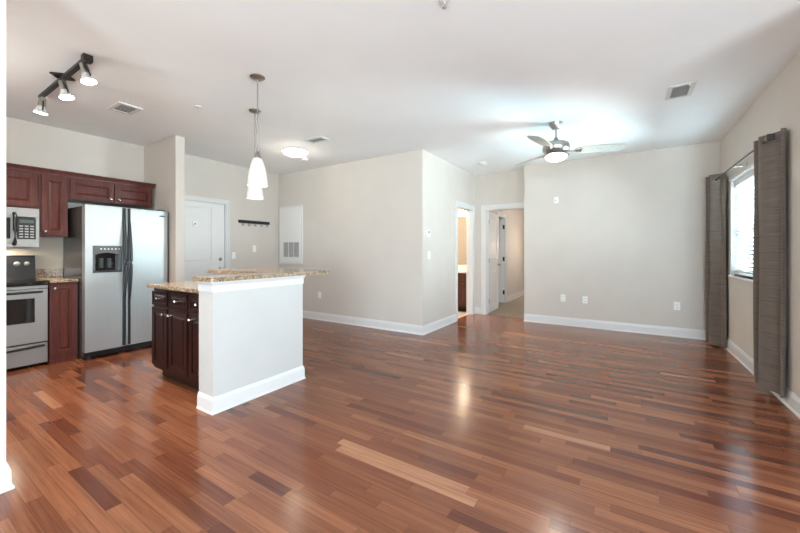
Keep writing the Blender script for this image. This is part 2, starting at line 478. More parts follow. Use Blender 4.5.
struct(MB().box(XN - 0.22, XN, 2.36, EY0, 0, H).box(XN - 0.22, XN, EY1, YP + T, 0, H).box(XN - 0.22, XN, EY0, EY1, DH, H).build('wall_entry', M['wall']),
       'beige wall holding the entry door and coat rack', 'wall')
struct(MB().box(XL, -4.90, 2.25, 2.36, 0, H).build('wall_wing', M['wall']), 'short wing wall beside the refrigerator', 'wall')
struct(MB().box(-2.85, -2.68, YR, 0.422, 0, H).build('wall_pier', M['wall']), 'wall edge at the far left of the view', 'wall')
struct(MB().box(XL - T, -2.85, -0.72, -0.60, 0, H).build('wall_kitchen', M['wall']), 'kitchen end wall out of view', 'wall')
RX0, RX1, RZ1 = -0.3, 2.1, 2.15
struct(MB().box(-2.68, RX0, YR - T, YR, 0, H).box(RX1, XE, YR - T, YR, 0, H).box(RX0, RX1, YR - T, YR, RZ1, H).build('wall_rear', M['wall']),
       'rear wall out of view, wide opening added for daylight', 'wall')
struct(MB().box(XE, XE + T, YR, SY0, 0, H).box(XE, XE + T, SY1, YE, 0, H).box(XE, XE + T, SY0, SY1, SZ1, H).build('wall_side', M['wall']),
       'side wall with opening added for daylight, out of view', 'wall')
struct(MB().box(XR + WT, XE + T, YE, YE + T, 0, H).build('wall_front', M['wall']), 'wall returning from the window wall, out of view', 'wall')
f = MB()  # frame of an unseen rear opening added to let daylight in
for x in (RX0 + 0.03, (RX0 + RX1) / 2, RX1 - 0.03): f.box(x - 0.03, x + 0.03, YR - 0.11, YR - 0.05, 0, RZ1)
f.box(RX0, RX1, YR - 0.11, YR - 0.05, RZ1 - 0.05, RZ1).box(RX0, RX1, YR - 0.11, YR - 0.05, 0, 0.05)
struct(f.build('light_opening_rear', M['trim']), 'white frame of the unseen opening added for daylight behind the viewer', 'window')
f = MB()  # side opening out of view, added for softer daylight
for y in (SY0 + 0.03, (SY0 + SY1) / 2, SY1 - 0.03): f.box(XE + 0.05, XE + 0.10, y - 0.03, y + 0.03, 0, SZ1)
f.box(XE + 0.05, XE + 0.10, SY0 + 0.06, SY1 - 0.06, SZ1 - 0.05, SZ1).box(XE + 0.05, XE + 0.10, SY0 + 0.06, SY1 - 0.06, 0, 0.05)
struct(f.build('light_opening_side', M['trim']), 'white frame of the unseen side opening added for daylight', 'window')
# bathroom and bedroom shells
struct(MB().box(-4.6, XW - T, 7.25, 7.35, 0, H).box(-4.6, -4.5, YP + T, 7.25, 0, H).build('wall_bathroom_back', M['wall']), 'bathroom back wall', 'wall')
HL = -2.40
struct(MB().box(HL - 0.1, HL, YH + T, 7.90, 0, H).box(HL - 0.1, HL, 8.45, 11.0, 0, H).box(HL - 0.1, HL, 7.90, 8.45, DH, H).build('wall_bedroom_left', M['wall']),
       'hallway wall with a second doorway', 'wall')
struct(MB().box(HL, 1.3, 10.9, 11.0, 0, H).box(1.2, 1.3, YB + T, 10.9, 0, H).build('wall_bedroom_back', M['wall']), 'far bedroom wall', 'wall')
struct(MB().box(-4.6, HL - 0.1, 10.0, 10.1, 0, H).box(-4.6, -4.5, 7.35, 10.0, 0, H).build('wall_closet', M['wall']), 'closet wall beyond the hallway', 'wall')

# baseboards
BP = [(0, 0), (0.026, 0), (0.026, 0.010), (0.017, 0.020), (0.015, 0.100), (0.009, 0.118), (0.006, 0.130), (0, 0.132)]
BQ = [(0, 0), (0.020, 0), (0.020, 0.008), (0.014, 0.016), (0.013, 0.098), (0.008, 0.114), (0.005, 0.124), (0, 0.126)]
def baseboard(name, path, label):
    return struct(MB().sweep(path, BP).build(name, M['trim']), label, 'baseboard')
baseboard('baseboard_back', [(-1.475, YB), (XR, YB)], 'white baseboard along the far wall')
baseboard('baseboard_right', [(XR, YB), (XR, YE)], 'white baseboard along the window wall')
baseboard('baseboard_left', [(XN, YP), (XW, YP), (XW, BY0 - 0.085)], 'white baseboard around the jutting beige wall corner')
baseboard('baseboard_hall', [(XW + 0.001, YH), (HX0 - 0.085, YH)], 'short white baseboard between two door casings')
baseboard('baseboard_entry', [(XN, EY1 + 0.06), (XN, YP)], 'white baseboard by the entry door')
baseboard('baseboard_wing', [(-4.90, 2.25), (-4.90, 2.36), (XN, 2.36)], 'white baseboard around the wing wall')
baseboard('baseboard_pier', [(-2.68, YR), (-2.68, 0.422), (-2.85, 0.422), (-2.85, -0.6)], 'white baseboard at the far left wall edge')
baseboard('baseboard_bedroom', [(HL, 8.545), (HL, 10.9)], 'white baseboard in the hallway beyond')

# casings : local frame = opening x0..x1, front -y at y=0
def casing(name, x0, x1, h, loc, rotz, label, w=0.085, depth=T):
    m = MB()
    for a, b_, c, d in ((x0 - w, x0, 0, h + w), (x1, x1 + w, 0, h + w), (x0, x1, h, h + w)):
        m.box(a, b_, -0.014, 0, c, d)
    s = 0.022
    m.box(x0 - w, x0 - w + s, -0.022, -0.014, 0, h + w).box(x1 + w - s, x1 + w, -0.022, -0.014, 0, h + w).box(x0 - w + s, x1 + w - s, -0.022, -0.014, h + w - s, h + w)
    # jamb lining
    m.box(x0, x0 + 0.014, 0, depth, 0, h).box(x1 - 0.014, x1, 0, depth, 0, h).box(x0 + 0.014, x1 - 0.014, 0, depth, h - 0.014, h)
    # door stop
    m.box(x0 + 0.014, x0 + 0.024, depth * 0.45, depth * 0.62, 0, h - 0.014).box(x1 - 0.024, x1 - 0.014, depth * 0.45, depth * 0.62, 0, h - 0.014)
    o = m.build(name, M['trim'])
    o.location = loc; o.rotation_euler = (0, 0, R(rotz))
    return struct(o, label, 'door casing')
casing('trim_1', EY0, EY1, DH, (XN, 0, 0), 90, 'white casing around the closed entry door', 0.06)
casing('trim_2', BY0, BY1, DH, (XW, 0, 0), 90, 'white casing around the lit bathroom doorway')
casing('trim_3', HX0, HX1, DH, (0, YH, 0), 0, 'white casing around the bedroom doorway with open door')
casing('trim_4', 7.90, 8.45, DH, (HL, 0, 0), 90, 'white casing around the inner doorway down the hall')

# doors
def knob(m_root, x, z, yf, name='knob', mat=None, r=0.027):
    k = MB().lathe((x, yf, z), [(0.030, 0), (0.030, 0.006), (0.010, 0.010), (0.010, 0.03), (r * 0.8, 0.036), (r, 0.048), (r * 0.75, 0.060), (0, 0.063)], 20, '-y')
    return k.build(name, mat or M['nickel'], m_root, 40)
d1 = thing('door_1', 'white two-panel entry door, closed, beside the wing wall', 'door', (XN, 0, 0), 90)
d1['kind'] = 'structure'
MB().panel(EY0 + 0.016, EY1 - 0.016, 0.012, DH - 0.016, 0.062, 0.020, groove=0.010, rise=0.03,
           panels=[(EY0 + 0.16, EY1 - 0.235, 1.06, 1.96), (EY0 + 0.16, EY1 - 0.235, 0.22, 0.82)]).build('door_leaf', M['door'], d1)
knob(d1, EY1 - 0.082, 0.95, 0.020, 'door_knob')
MB().lathe((EY1 - 0.082, 0.020, 1.10), [(0.031, 0), (0.031, 0.008), (0.022, 0.016), (0.018, 0.024), (0, 0.025)], 20, '-y').build('deadbolt', M['nickel'], d1, 40)
ph = MB().lathe((2.918, 0.020, 1.67), [(0.045, 0), (0.043, 0.008), (0.02, 0.012), (0, 0.012)], 24, '-y').build('door_viewer', M['plastic'], d1, 40)
MB().lathe((2.918, 0.008, 1.67), [(0.014, 0), (0.013, 0.006), (0, 0.006)], 16, '-y').build('viewer_lens', M['grey'], ph, 40)

d2 = thing('door_2', 'white panel door standing open at a right angle into the bedroom', 'door', (HX0 + 0.022, YH + T + 0.012, 0), 92)
d2['kind'] = 'structure'
MB().panel(0.0, 0.70, 0.012, 2.02, 0.036, 0.0, groove=0.014, rise=0.03, panels=[(0.11, 0.61, 1.05, 1.90), (0.11, 0.61, 0.20, 0.85)]).build('door_leaf', M['door'], d2)
knob(d2, 0.655, 0.95, 0.0, 'door_knob')
for z in (0.25, 1.05, 1.82):
    MB().cyl((-0.004, -0.006, z - 0.045), (-0.004, -0.006, z + 0.045), 0.008).box(0.0, 0.03, -0.003, 0, z - 0.045, z + 0.045).build('hinge', M['nickel'], d2)
d3 = thing('door_3', 'grey-white inner door ajar down the hall', 'door', (HL - 0.02, 8.432, 0), 200)
d3['kind'] = 'structure'
MB().panel(0.0, 0.50, 0.012, 2.02, 0.018, -0.018, groove=0.008, rise=0.03, panels=[(0.09, 0.41, 1.05, 1.90), (0.09, 0.41, 0.20, 0.85)]).build('door_leaf', M['door'], d3)
for z in (0.25, 1.05, 1.82):
    MB().cyl((-0.004, 0.022, z - 0.05), (-0.004, 0.022, z + 0.05), 0.011).box(0.0, 0.03, 0.018, 0.021, z - 0.05, z + 0.05).build('hinge', M['bronze'], d3)

# window: recess trim, sashes, panes
w1 = thing('window_1', 'bright window in the right wall between the curtains', 'window', (XR, 0, 0), 0)
w1['kind'] = 'structure'
fx0, fx1 = 0.105, 0.155
def yrect(m, y0, y1, z0, z1, w, a, b_):
    m.box(a, b_, y0, y0 + w, z0, z1).box(a, b_, y1 - w, y1, z0, z1).box(a, b_, y0 + w, y1 - w, z0, z0 + w).box(a, b_, y0 + w, y1 - w, z1 - w, z1)
    return m
yrect(MB(), WY0, WY1, WZ0, WZ1, 0.05, fx0, fx1).build('window_frame', M['trim'], w1)
MB().box(0.112, 0.148, WY0 + 0.05, WY1 - 0.05, 1.42, 1.47).build('meeting_rail', M['trim'], w1)
MB().box(0.128, 0.132, WY0 + 0.05, WY1 - 0.05, WZ0 + 0.05, 1.42).build('pane', M['glass'], w1)
MB().box(0.128, 0.132, WY0 + 0.05, WY1 - 0.05, 1.47, WZ1 - 0.05).build('pane', M['glass'], w1)
MB().box(-0.03, 0.105, WY0 - 0.02, WY1 + 0.02, WZ0 - 0.022, WZ0, 0.004).build('window_sill', M['trim'], w1)
MB().box(-0.012, 0.0, WY0 - 0.01, WY1 + 0.01, WZ1, WZ1 + 0.035).box(0.0, 0.105, WY0, WY1, WZ1 - 0.006, WZ1).build('head_trim', M['trim'], w1)
MB().box(0.0, 0.105, WY1 - 0.006, WY1, WZ0, WZ1).box(0.0, 0.105, WY0, WY0 + 0.006, WZ0, WZ1).build('jamb_lining', M['trim'], w1)

# ------------------------------------------------------------------ kitchen wall (local x = world Y, front = world +X)
def kthing(name, label, cat, group=None): return thing(name, label, cat, (XL, 0, 0), 90, group)
def cab_knob(root, x, z, yf):
    return MB().lathe((x, yf, z), [(0.008, 0), (0.006, 0.008), (0.006, 0.016), (0.014, 0.020), (0.015, 0.027), (0.010, 0.033), (0, 0.034)], 16, '-y').build('knob', M['chrome'], root, 40)
def ky(x): return -(x - XL)        # world X -> local y
def cabinet(name, label, x0, x1, z0, z1, depth, doors, wood, group, root=None, drawers=(), stile=0.05, toe=0.0):
    r = root
    yf = -depth
    MB().box(x0, x1, yf, -0.002, z0 + toe, z1).build('body', wood, r)
    if toe: MB().box(x0 + 0.005, x1 - 0.005, yf + 0.075, -0.002, 0.0, toe).build('toe_kick', M['wood_shaded'], r)
    for (a, b_, c, d, kx, kz) in doors:
        dr = MB().panel(a, b_, c, d, yf, yf - 0.02, stile).build('door', wood, r)
        if kx is not None: cab_knob(dr, kx, kz, yf - 0.02)
    for (a, b_, c, d) in drawers:
        dr = MB().panel(a, b_, c, d, yf, yf - 0.02, 0.024, 0.008, 0.012).build('drawer', wood, r)
        cab_knob(dr, (a + b_) / 2, (c + d) / 2, yf - 0.02)
    return r
UG = 'cherry wall cabinets over the kitchen appliances'
c = kthing('wall_cabinet', 'cherry wall cabinet above the microwave', 'cabinet', UG)
cabinet('', '', 0.345, 1.100, 1.70, 2.105, 0.35, [(0.365, 0.718, 1.72, 2.08, 0.70, 1.76), (0.724, 1.082, 1.72, 2.08, None, None)], M['wood'], UG, c)
c = kthing('wall_cabinet', 'tall narrow cherry wall cabinet between microwave and refrigerator', 'cabinet', UG)
cabinet('', '', 1.102, 1.345, 1.40, 2.105, 0.35, [(1.122, 1.332, 1.415, 2.08, 1.150, 1.455)], M['wood'], UG, c)
c = kthing('wall_cabinet', 'wide low cherry wall cabinet above the refrigerator', 'cabinet', UG)
cabinet('', '', 1.347, 2.215, 1.84, 2.105, 0.35, [(1.365, 1.775, 1.855, 2.08, 1.738, 1.89), (1.787, 2.200, 1.855, 2.08, 1.824, 1.89)], M['wood'], UG, c, stile=0.045)
CR = [(0, 2.106), (0.014, 2.106), (0.016, 2.12), (0.024, 2.142), (0.030, 2.146), (0.030, 2.160), (0, 2.160)]
tag(MB().sweep([(XL + 0.352, 0.345), (XL + 0.352, 2.217), (XL + 0.002, 2.217)], CR).build('crown_molding', M['wood']),
    'dark cherry crown molding running along the wall cabinet tops', 'molding')
c = kthing('base_cabinet', 'narrow cherry base cabinet between range and refrigerator', 'cabinet')
cabinet('', '', 1.142, 1.372, 0.0, 0.885, 0.575, [(1.160, 1.352, 0.10, 0.865, 1.178, 0.825)], M['wood'], None, c, stile=0.045)
tag(MB().box(XL + 0.002, -5.215, 1.138, 1.374, 0.886, 0.918, 0.004).box(XL + 0.002, XL + 0.022, 1.138, 1.374, 0.918, 1.02, 0.003).build('countertop', M['granite']),
    'small granite countertop with backsplash between range and refrigerator', 'countertop')
struct(MB().box(XL, XL + 0.002, 0.34, 1.375, 0.2, 1.42).build('trim_5', M['backsplash']), 'pale backsplash wall above the range', 'backsplash')

# range
rg = kthing('range', 'stainless electric range with black glass top at the left edge', 'stove')
y0, y1 = 0.372, 1.134
MB().box(y0, y1, -0.545, -0.03, 0.03, 0.867).build('body', M['black'], rg)
MB().box(y0 - 0.001, y1 + 0.001, -0.590, -0.03, 0.868, 0.914, 0.008).build('cooktop', M['black_glass'], rg)
MB().box(y0, y1, -0.560, -0.546, 0.833, 0.866, 0.003).build('control_rail', M['steel_h'], rg, label='stainless rail under the cooktop')
od = MB().box(y0 + 0.004, y1 - 0.004, -0.572, -0.546, 0.262, 0.828, 0.005).build('oven_door', M['steel_h'], rg)
MB().box(y0 + 0.13, y1 - 0.105, -0.577, -0.571, 0.480, 0.735, 0.004).build('oven_window', M['black_glass'], od)
MB().tube([(y0 + 0.05, -0.571, 0.800), (y0 + 0.06, -0.612, 0.800), (y0 + 0.10, -0.622, 0.800), (y1 - 0.10, -0.622, 0.800), (y1 - 0.06, -0.612, 0.800), (y1 - 0.05, -0.571, 0.800)], 0.012).build('handle', M['black'], od, 50)
dw = MB().box(y0 + 0.004, y1 - 0.004, -0.568, -0.546, 0.035, 0.250, 0.005).build('drawer', M['steel_h'], rg)
h_ = MB()
pts = [(y0 + 0.03 + t * (y1 - y0 - 0.06), -0.572 - 0.012 * math.sin(math.pi * t), 0.222 - 0.012 * math.sin(math.pi * t)) for t in [i / 12 for i in range(13)]]
h_.tube(pts, 0.013).build('drawer_pull', M['black'], dw, 50)
bg = MB().prism([(-0.105, 0.913), (-0.09, 0.94), (-0.075, 1.165), (-0.06, 1.185), (-0.03, 1.185), (-0.03, 0.913)], y0 + 0.004, y1 - 0.004)
for v in bg.bm.verts: v.co = Vector((v.co.z, v.co.x, v.co.y))
bgo = bg.build('back_guard', M['black'], rg)
tl = Matrix.Rotation(R(-4), 3, 'X')
for kx in (y0 + 0.07, y0 + 0.15, y1 - 0.15, y1 - 0.07):
    MB().lathe((kx, -0.083, 1.09), [(0.026, 0), (0.026, 0.004), (0.021, 0.006), (0.018, 0.026), (0.012, 0.030), (0, 0.030)], 20, '-y').build('control_knob', M['grey'], bgo, 40)
MB().box(y0 + 0.26, y1 - 0.26, -0.084, -0.078, 1.06, 1.12).build('display', M['display'], bgo)
for (bx, by, br) in ((0.20, -0.42, 0.10), (0.56, -0.42, 0.085), (0.20, -0.20, 0.075), (0.56, -0.20, 0.10)):
    MB().lathe((y0 + bx, by, 0.9121), [(br - 0.004, 0), (br, 0.0006), (br - 0.002, 0.0006)], 32).build('burner_ring', M['grey'], rg)
# microwave
mw = kthing('microwave', 'stainless over-the-range microwave below the cherry cabinet', 'microwave')
y0, y1 = 0.347, 1.098
MB().box(y0, y1, -0.37, -0.004, 1.275, 1.695).build('body', M['dark_grey'], mw)
MB().box(y0, y1, -0.398, -0.371, 1.275, 1.385, 0.003).box(y0, y1, -0.398, -0.371, 1.600, 1.695, 0.003).box(y1 - 0.03, y1, -0.398, -0.371, 1.385, 1.600).build('front_frame', M['steel_h'], mw)
mdr = MB().box(y0, y1 - 0.170, -0.402, -0.371, 1.315, 1.630, 0.003).build('door', M['steel_h'], mw)
MB().box(y0 + 0.05, y1 - 0.215, -0.405, -0.401, 1.365, 1.585, 0.002).build('door_window', M['black_glass'], mdr)
hp = [(y1 - 0.188, -0.40, 1.30), (y1 - 0.188, -0.435, 1.325), (y1 - 0.188, -0.440, 1.46), (y1 - 0.188, -0.435, 1.60), (y1 - 0.188, -0.40, 1.635)]
MB().tube(hp, 0.016, 10).build('handle', M['black'], mdr, 50)
kp = MB().box(y1 - 0.166, y1 - 0.026, -0.403, -0.371, 1.360, 1.585, 0.002).build('control_panel', M['black'], mw)
for i in range(3):
    for j in range(5):
        kx = y1 - 0.152 + i * 0.041; kz = 1.378 + j * 0.029
        MB().box(kx, kx + 0.028, -0.4045, -0.4029, kz, kz + 0.013).build('button', M['key'], kp)
MB().box(y1 - 0.152, y1 - 0.042, -0.4045, -0.4029, 1.535, 1.568).build('display', M['display'], kp)

area_light('backsplash_fill', (XL + 0.20, 0.80, 1.27), (0, 0, 0), 0.10, 0.30, 3, (1.0, 0.88, 0.70))  # unseen lamp under the microwave, added to brighten the backsplash
# refrigerator
fr = kthing('refrigerator', 'stainless side-by-side refrigerator with ice dispenser', 'refrigerator')
y0, y1, sm = 1.382, 2.236, 1.768
MB().box(y0, y1, -0.665, -0.03, 0.03, 1.745, 0.004).build('body', M['dark_grey'], fr)
MB().box(y0 + 0.01, y1 - 0.01, -0.715, -0.665, 0.025, 0.10).build('base_grille', M['black'], fr)
for a in (y0 + 0.05, y1 - 0.05):
    MB().cyl((a, -0.70, 0.0), (a, -0.70, 0.05), 0.022).build('foot', M['black'], fr)
for a in (y0 + 0.02, y1 - 0.10): MB().box(a, a + 0.08, -0.72, -0.62, 1.747, 1.775, 0.006).build('hinge_cover', M['dark_grey'], fr)
dz0, dz1 = 0.095, 1.755
DX0, DX1, DZ0, DZ1 = 1.452, 1.728, 0.985, 1.295
ld = MB()
for (a, b_, c_, d_) in ((y0 + 0.003, DX0, dz0, dz1), (DX1, sm - 0.004, dz0, dz1), (DX0, DX1, dz0, DZ0), (DX0, DX1, DZ1, dz1)):
    ld.box(a, b_, -0.768, -0.672, c_, d_)
ld.box(DX0, DX1, -0.69, -0.672, DZ0, DZ1)
ldo = ld.build('freezer_door', M['steel'], fr)
MB().box(sm + 0.004, y1 - 0.012, -0.768, -0.672, dz0, dz1, 0.006).build('fresh_food_door', M['steel'], fr)
MB().box(y1 - 0.012, y1 - 0.001, -0.764, -0.672, dz0, dz1).build('door_edge', M['charcoal'], fr)
# dispenser
MB().box(DX0 + 0.002, DX1 - 0.002, -0.771, -0.690, 1.225, DZ1 - 0.002, 0.003).build('dispenser_panel', M['panel_grey'], ldo)
arch = MB()
cx = (DX0 + DX1) / 2; hw = (DX1 - DX0) / 2 - 0.002
n = 14
for i in range(n):
    a0 = -1 + 2 * i / n; a1 = -1 + 2 * (i + 1) / n
    zt = lambda a: 1.180 + 0.035 * (1 - a * a)
    xa, xb = cx + a0 * hw, cx + a1 * hw
    vs = [arch.bm.verts.new(p) for p in ((xa, -0.770, zt(a0)), (xb, -0.770, zt(a1)), (xb, -0.770, 1.226), (xa, -0.770, 1.226), (xa, -0.69, zt(a0)), (xb, -0.69, zt(a1)), (xb, -0.69, 1.226), (xa, -0.69, 1.226))]
    for q in ((0, 1, 2, 3), (4, 7, 6, 5), (0, 4, 5, 1), (3, 2, 6, 7), (0, 3, 7, 4), (1, 5, 6, 2)): arch.bm.faces.new([vs[k] for k in q])
arch.box(DX0 + 0.002, DX0 + 0.022, -0.770, -0.69, DZ0 + 0.02, 1.19).box(DX1 - 0.022, DX1 - 0.002, -0.770, -0.69, DZ0 + 0.02, 1.19)
arch.build('dispenser_arch', M['panel_grey'], ldo)
MB().box(DX0 + 0.022, DX1 - 0.022, -0.700, -0.6905, DZ0 + 0.02, 1.215).build('dispenser_well', M['black_glass'], ldo)
MB().box(DX0 + 0.002, DX1 - 0.002, -0.778, -0.692, DZ0 + 0.002, DZ0 + 0.020, 0.004).build('drip_tray', M['charcoal'], ldo)
for px in (cx - 0.045, cx + 0.03):
    MB().prism([(px - 0.016, -0.725), (px + 0.016, -0.725), (px + 0.020, -0.702), (px - 0.020, -0.702)], 1.035, 1.15).build('paddle', M['charcoal'], ldo)
for i in range(6):
    bx = cx - 0.07 + i * 0.034
    MB().box(bx, bx + 0.014, -0.773, -0.7705, 1.252, 1.264).build('button', M['plastic'], ldo)
for nm, yy, par in (('handle', sm - 0.024, fr), ('handle', sm + 0.026, fr)):
    h_ = MB()
    # full-height edge strip with a bowed grip
    h_.box(yy - 0.016, yy + 0.016, -0.780, -0.7685, dz0 + 0.01, dz1 - 0.005, 0.004)
    zs = [0.62 + (1.62 - 0.62) * i / 20 for i in range(21)]
    h_.tube([(yy, -0.785 - 0.055 * max(0, math.sin(math.pi * (z - 0.62) / 1.0)) ** 0.8, z) for z in zs], [0.009 + 0.007 * math.sin(math.pi * i / 20) for i in range(21)], 10)
    h_.build(nm, M['charcoal'], par, 40)
em = MB().lathe((2.158, -0.768, 1.685), [(0.035, 0), (0.034, 0.004), (0, 0.005)], 28, '-y')
for v in em.bm.verts: v.co.z = 1.685 + (v.co.z - 1.685) * 0.33
em.build('badge', M['charcoal'], fr, 40, label='dark oval badge')

# ------------------------------------------------------------------ island / breakfast bar
hwall = thing('half_wall', 'white L-shaped half wall carrying the raised granite bar', 'half wall', (-2.61, 1.45, 0))
def off(o): o.matrix_parent_inverse = Matrix.Translation((2.61, -1.45, 0)); return o
off(MB().prism([(-2.61, 1.462), (-2.61, 2.335), (-3.84, 2.335), (-3.84, 2.145), (-2.815, 2.145), (-2.815, 1.462)], 0, 0.998).build('wall_body', M['bar_paint'], hwall))
off(MB().sweep([(-2.815, 1.462), (-2.61, 1.462), (-2.61, 2.335), (-3.84, 2.335), (-3.84, 2.145)], BQ).build('baseboard', M['trim'], hwall))
CP = [(0, 0.918), (0.006, 0.918), (0.007, 0.968), (0.012, 0.975), (0.020, 0.990), (0.020, 0.998), (0, 0.998)]
off(MB().sweep([(-2.815, 1.462), (-2.61, 1.462), (-2.61, 2.335), (-3.84, 2.335), (-3.84, 2.145)], CP).build('top_molding', M['trim'], hwall))
def rounded(poly, radii):
    out = []
    n = len(poly)
    for i, p in enumerate(poly):
        r = radii[i]
        if r <= 0: out.append(p); continue
        P = Vector(p); a = (Vector(poly[i - 1]) - P).normalized(); b_ = (Vector(poly[(i + 1) % n]) - P).normalized()
        c_ = P + (a + b_) * r
        s0 = P + a * r; s1 = P + b_ * r
        a0 = math.atan2(s0.y - c_.y, s0.x - c_.x); a1 = math.atan2(s1.y - c_.y, s1.x - c_.x)
        da = (a1 - a0 + math.pi) % (2 * math.pi) - math.pi
        for k in range(7):
            t = a0 + da * k / 6; out.append((c_.x + r * math.cos(t), c_.y + r * math.sin(t)))
    return out
bar = rounded([(-2.572, 1.428), (-2.572, 2.69), (-3.87, 2.69), (-3.87, 2.095), (-2.865, 2.095), (-2.865, 1.428)], [0.015, 0.06, 0.03, 0.02, 0.0, 0.015])
tag(MB().prism(bar, 0.999, 1.032, 0.005).build('bar_countertop', M['granite']), 'raised L-shaped granite bar top on the white half wall', 'countertop')
tag(MB().box(-3.838, -2.818, 1.508, 2.143, 0.884, 0.918, 0.005).build('island_countertop', M['granite']), 'lower granite countertop on the dark island cabinets', 'countertop')
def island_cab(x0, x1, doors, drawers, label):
    r = thing('island_cabinet', label, 'cabinet', (0, 2.14, 0), 0, 'shade-darkened cherry cabinets under the island counter')
    cabinet('', '', x0, x1, 0.0, 0.883, 0.57, doors, M['wood_shaded'], None, r, drawers, 0.05, 0.105)
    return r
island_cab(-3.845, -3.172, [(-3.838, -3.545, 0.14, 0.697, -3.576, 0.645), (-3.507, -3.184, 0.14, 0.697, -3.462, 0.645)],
           [(-3.838, -3.545, 0.718, 0.850), (-3.507, -3.184, 0.718, 0.850)], 'shade-darkened cherry two-door island cabinet under the lower granite counter')
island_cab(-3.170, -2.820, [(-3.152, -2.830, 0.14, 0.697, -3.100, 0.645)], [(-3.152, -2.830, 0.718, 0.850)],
           'shade-darkened cherry single-door island cabinet against the white half wall')

# ------------------------------------------------------------------ ceiling fixtures
# track light
tk = thing('track_light', 'dark track light with three lit spot heads over the kitchen', 'light', (-4.06, 0.965, H))
MB().box(-0.66, 0.575, -0.018, 0.018, -0.042, -0.016, 0.003).build('rail', M['bronze'], tk)
MB().box(-0.06, 0.06, -0.06, 0.06, -0.016, -0.001, 0.004, mat=Matrix.Rotation(R(45), 3, 'Z')).build('canopy', M['bronze'], tk)
MB().box(0.555, 0.615, -0.03, 0.03, -0.056, -0.004, 0.004).build('end_cap', M['bronze'], tk)
for i, (hx, ax, ay) in enumerate(((0.525, -14, 9), (0.005, -14, 9), (-0.60, 4, -4))):
    rot = Matrix.Rotation(R(ax), 3, 'Y') @ Matrix.Rotation(R(ay), 3, 'X')
    piv = Vector((hx, 0, -0.075))
    hd = MB()
    hd.cyl((hx, 0, -0.040), (hx, 0, -0.085), 0.014)
    hd.lathe(piv, [(0.0, 0.022), (0.026, 0.022), (0.028, -0.050), (0.031, -0.060), (0, -0.060)], 20, mat=rot)
    ho = hd.build('spot_head', M['nickel'], tk, 40)
    MB().lathe(piv, [(0.029, -0.056), (0.036, -0.080), (0.050, -0.112), (0.054, -0.122), (0.050, -0.122), (0.032, -0.085)], 24, mat=rot).build('reflector', M['frost'], ho, 50)
    MB().lathe(piv, [(0.047, -0.119), (0.03, -0.120), (0, -0.1205)], 24, mat=rot).build('lamp_face', M['bulb_glow'], ho, 50)
    arm = MB().tube([piv + rot @ Vector((0.020, 0.0, 0.0)), piv + rot @ Vector((0.046, 0, -0.04)), piv + rot @ Vector((0.054, 0, -0.10))], 0.005, 8)
    arm.build('yoke', M['bronze'], ho, 50)
    p = Vector((-4.06, 0.965, H)) + piv + rot @ Vector((0, 0, -0.135))
    spot_light('track_spot', p, (R(-ay) * 0, R(-ax) * 0, 0), 45, (1.0, 0.88, 0.74), 120, 0.9, 0.05)

# unseen lamp added behind the left wall edge to brighten the kitchen
point_light('kitchen_bay_fill', (-4.1, -0.15, 2.25), 17, (1.0, 0.97, 0.93), 0.2)
# pendants
def pendant(loc, label):
    r = thing('pendant_light', label, 'light', loc, 0, 'frosted glass pendants over the bar')
    MB().lathe((0, 0, 0), [(0, 0), (0.062, 0), (0.062, -0.006), (0.050, -0.016), (0.018, -0.026), (0, -0.026)], 28).build('canopy', M['nickel'], r, 40)
    MB().cyl((0, 0, -0.02), (0, 0, -0.65), 0.006, n=10).build('stem', M['nickel'], r, 40)
    MB().lathe((0, 0, -0.700), [(0, 0.055), (0.012, 0.055), (0.016, 0.048), (0.020, 0.02), (0.030, 0.008), (0.030, -0.006), (0, -0.006)], 24).build('socket_cap', M['nickel'], r, 40)
    MB().lathe((0, 0, -0.700), [(0.029, -0.004), (0.042, -0.02), (0.056, -0.060), (0.068, -0.110), (0.077, -0.165), (0.084, -0.235), (0.085, -0.243), (0.081, -0.243), (0.074, -0.165), (0.064, -0.108), (0.052, -0.060), (0.038, -0.022), (0.026, -0.007)], 32).build('shade', M['shade_glow'], r, 50)
    return r
PEND = [((-2.672, 1.885, H), 'nearer pendant light with frosted glass shade over the bar end'), ((-3.333, 2.32, H), 'farther pendant light with frosted glass shade behind the nearer one')]
p0 = pendant(*PEND[0]); dup(p0, PEND[1][0], PEND[1][1])
for (x, y, z), _ in PEND: point_light('pendant_bulb', (x, y, z - 1.10), 2.5, (1.0, 0.87, 0.70), 0.04)

# flush mount
fl = thing('flush_light', 'round lit flush ceiling light near the entry', 'light', (-4.116, 3.535, H))
MB().lathe((0, 0, 0), [(0, 0), (0.165, 0), (0.165, -0.022), (0.150, -0.026), (0, -0.026)], 36).build('base', M['nickel'], fl, 40)
MB().lathe((0, 0, 0), [(0.185, -0.022), (0.188, -0.032), (0.165, -0.060), (0.11, -0.085), (0.05, -0.097), (0, -0.099)], 36).build('glass_dome', M['dome_glow'], fl, 60)
for a in (20, 140, 260):
    MB().box(-0.006, 0.006, -0.006, 0.006, -0.045, -0.012, mat=Matrix.Translation((0.187 * math.cos(R(a)), 0.187 * math.sin(R(a)), 0)).to_4x4()).build('clip', M['nickel'], fl)
point_light('flush_bulb', (-4.116, 3.535, H - 0.18), 2.5, (1.0, 0.90, 0.76), 0.10)

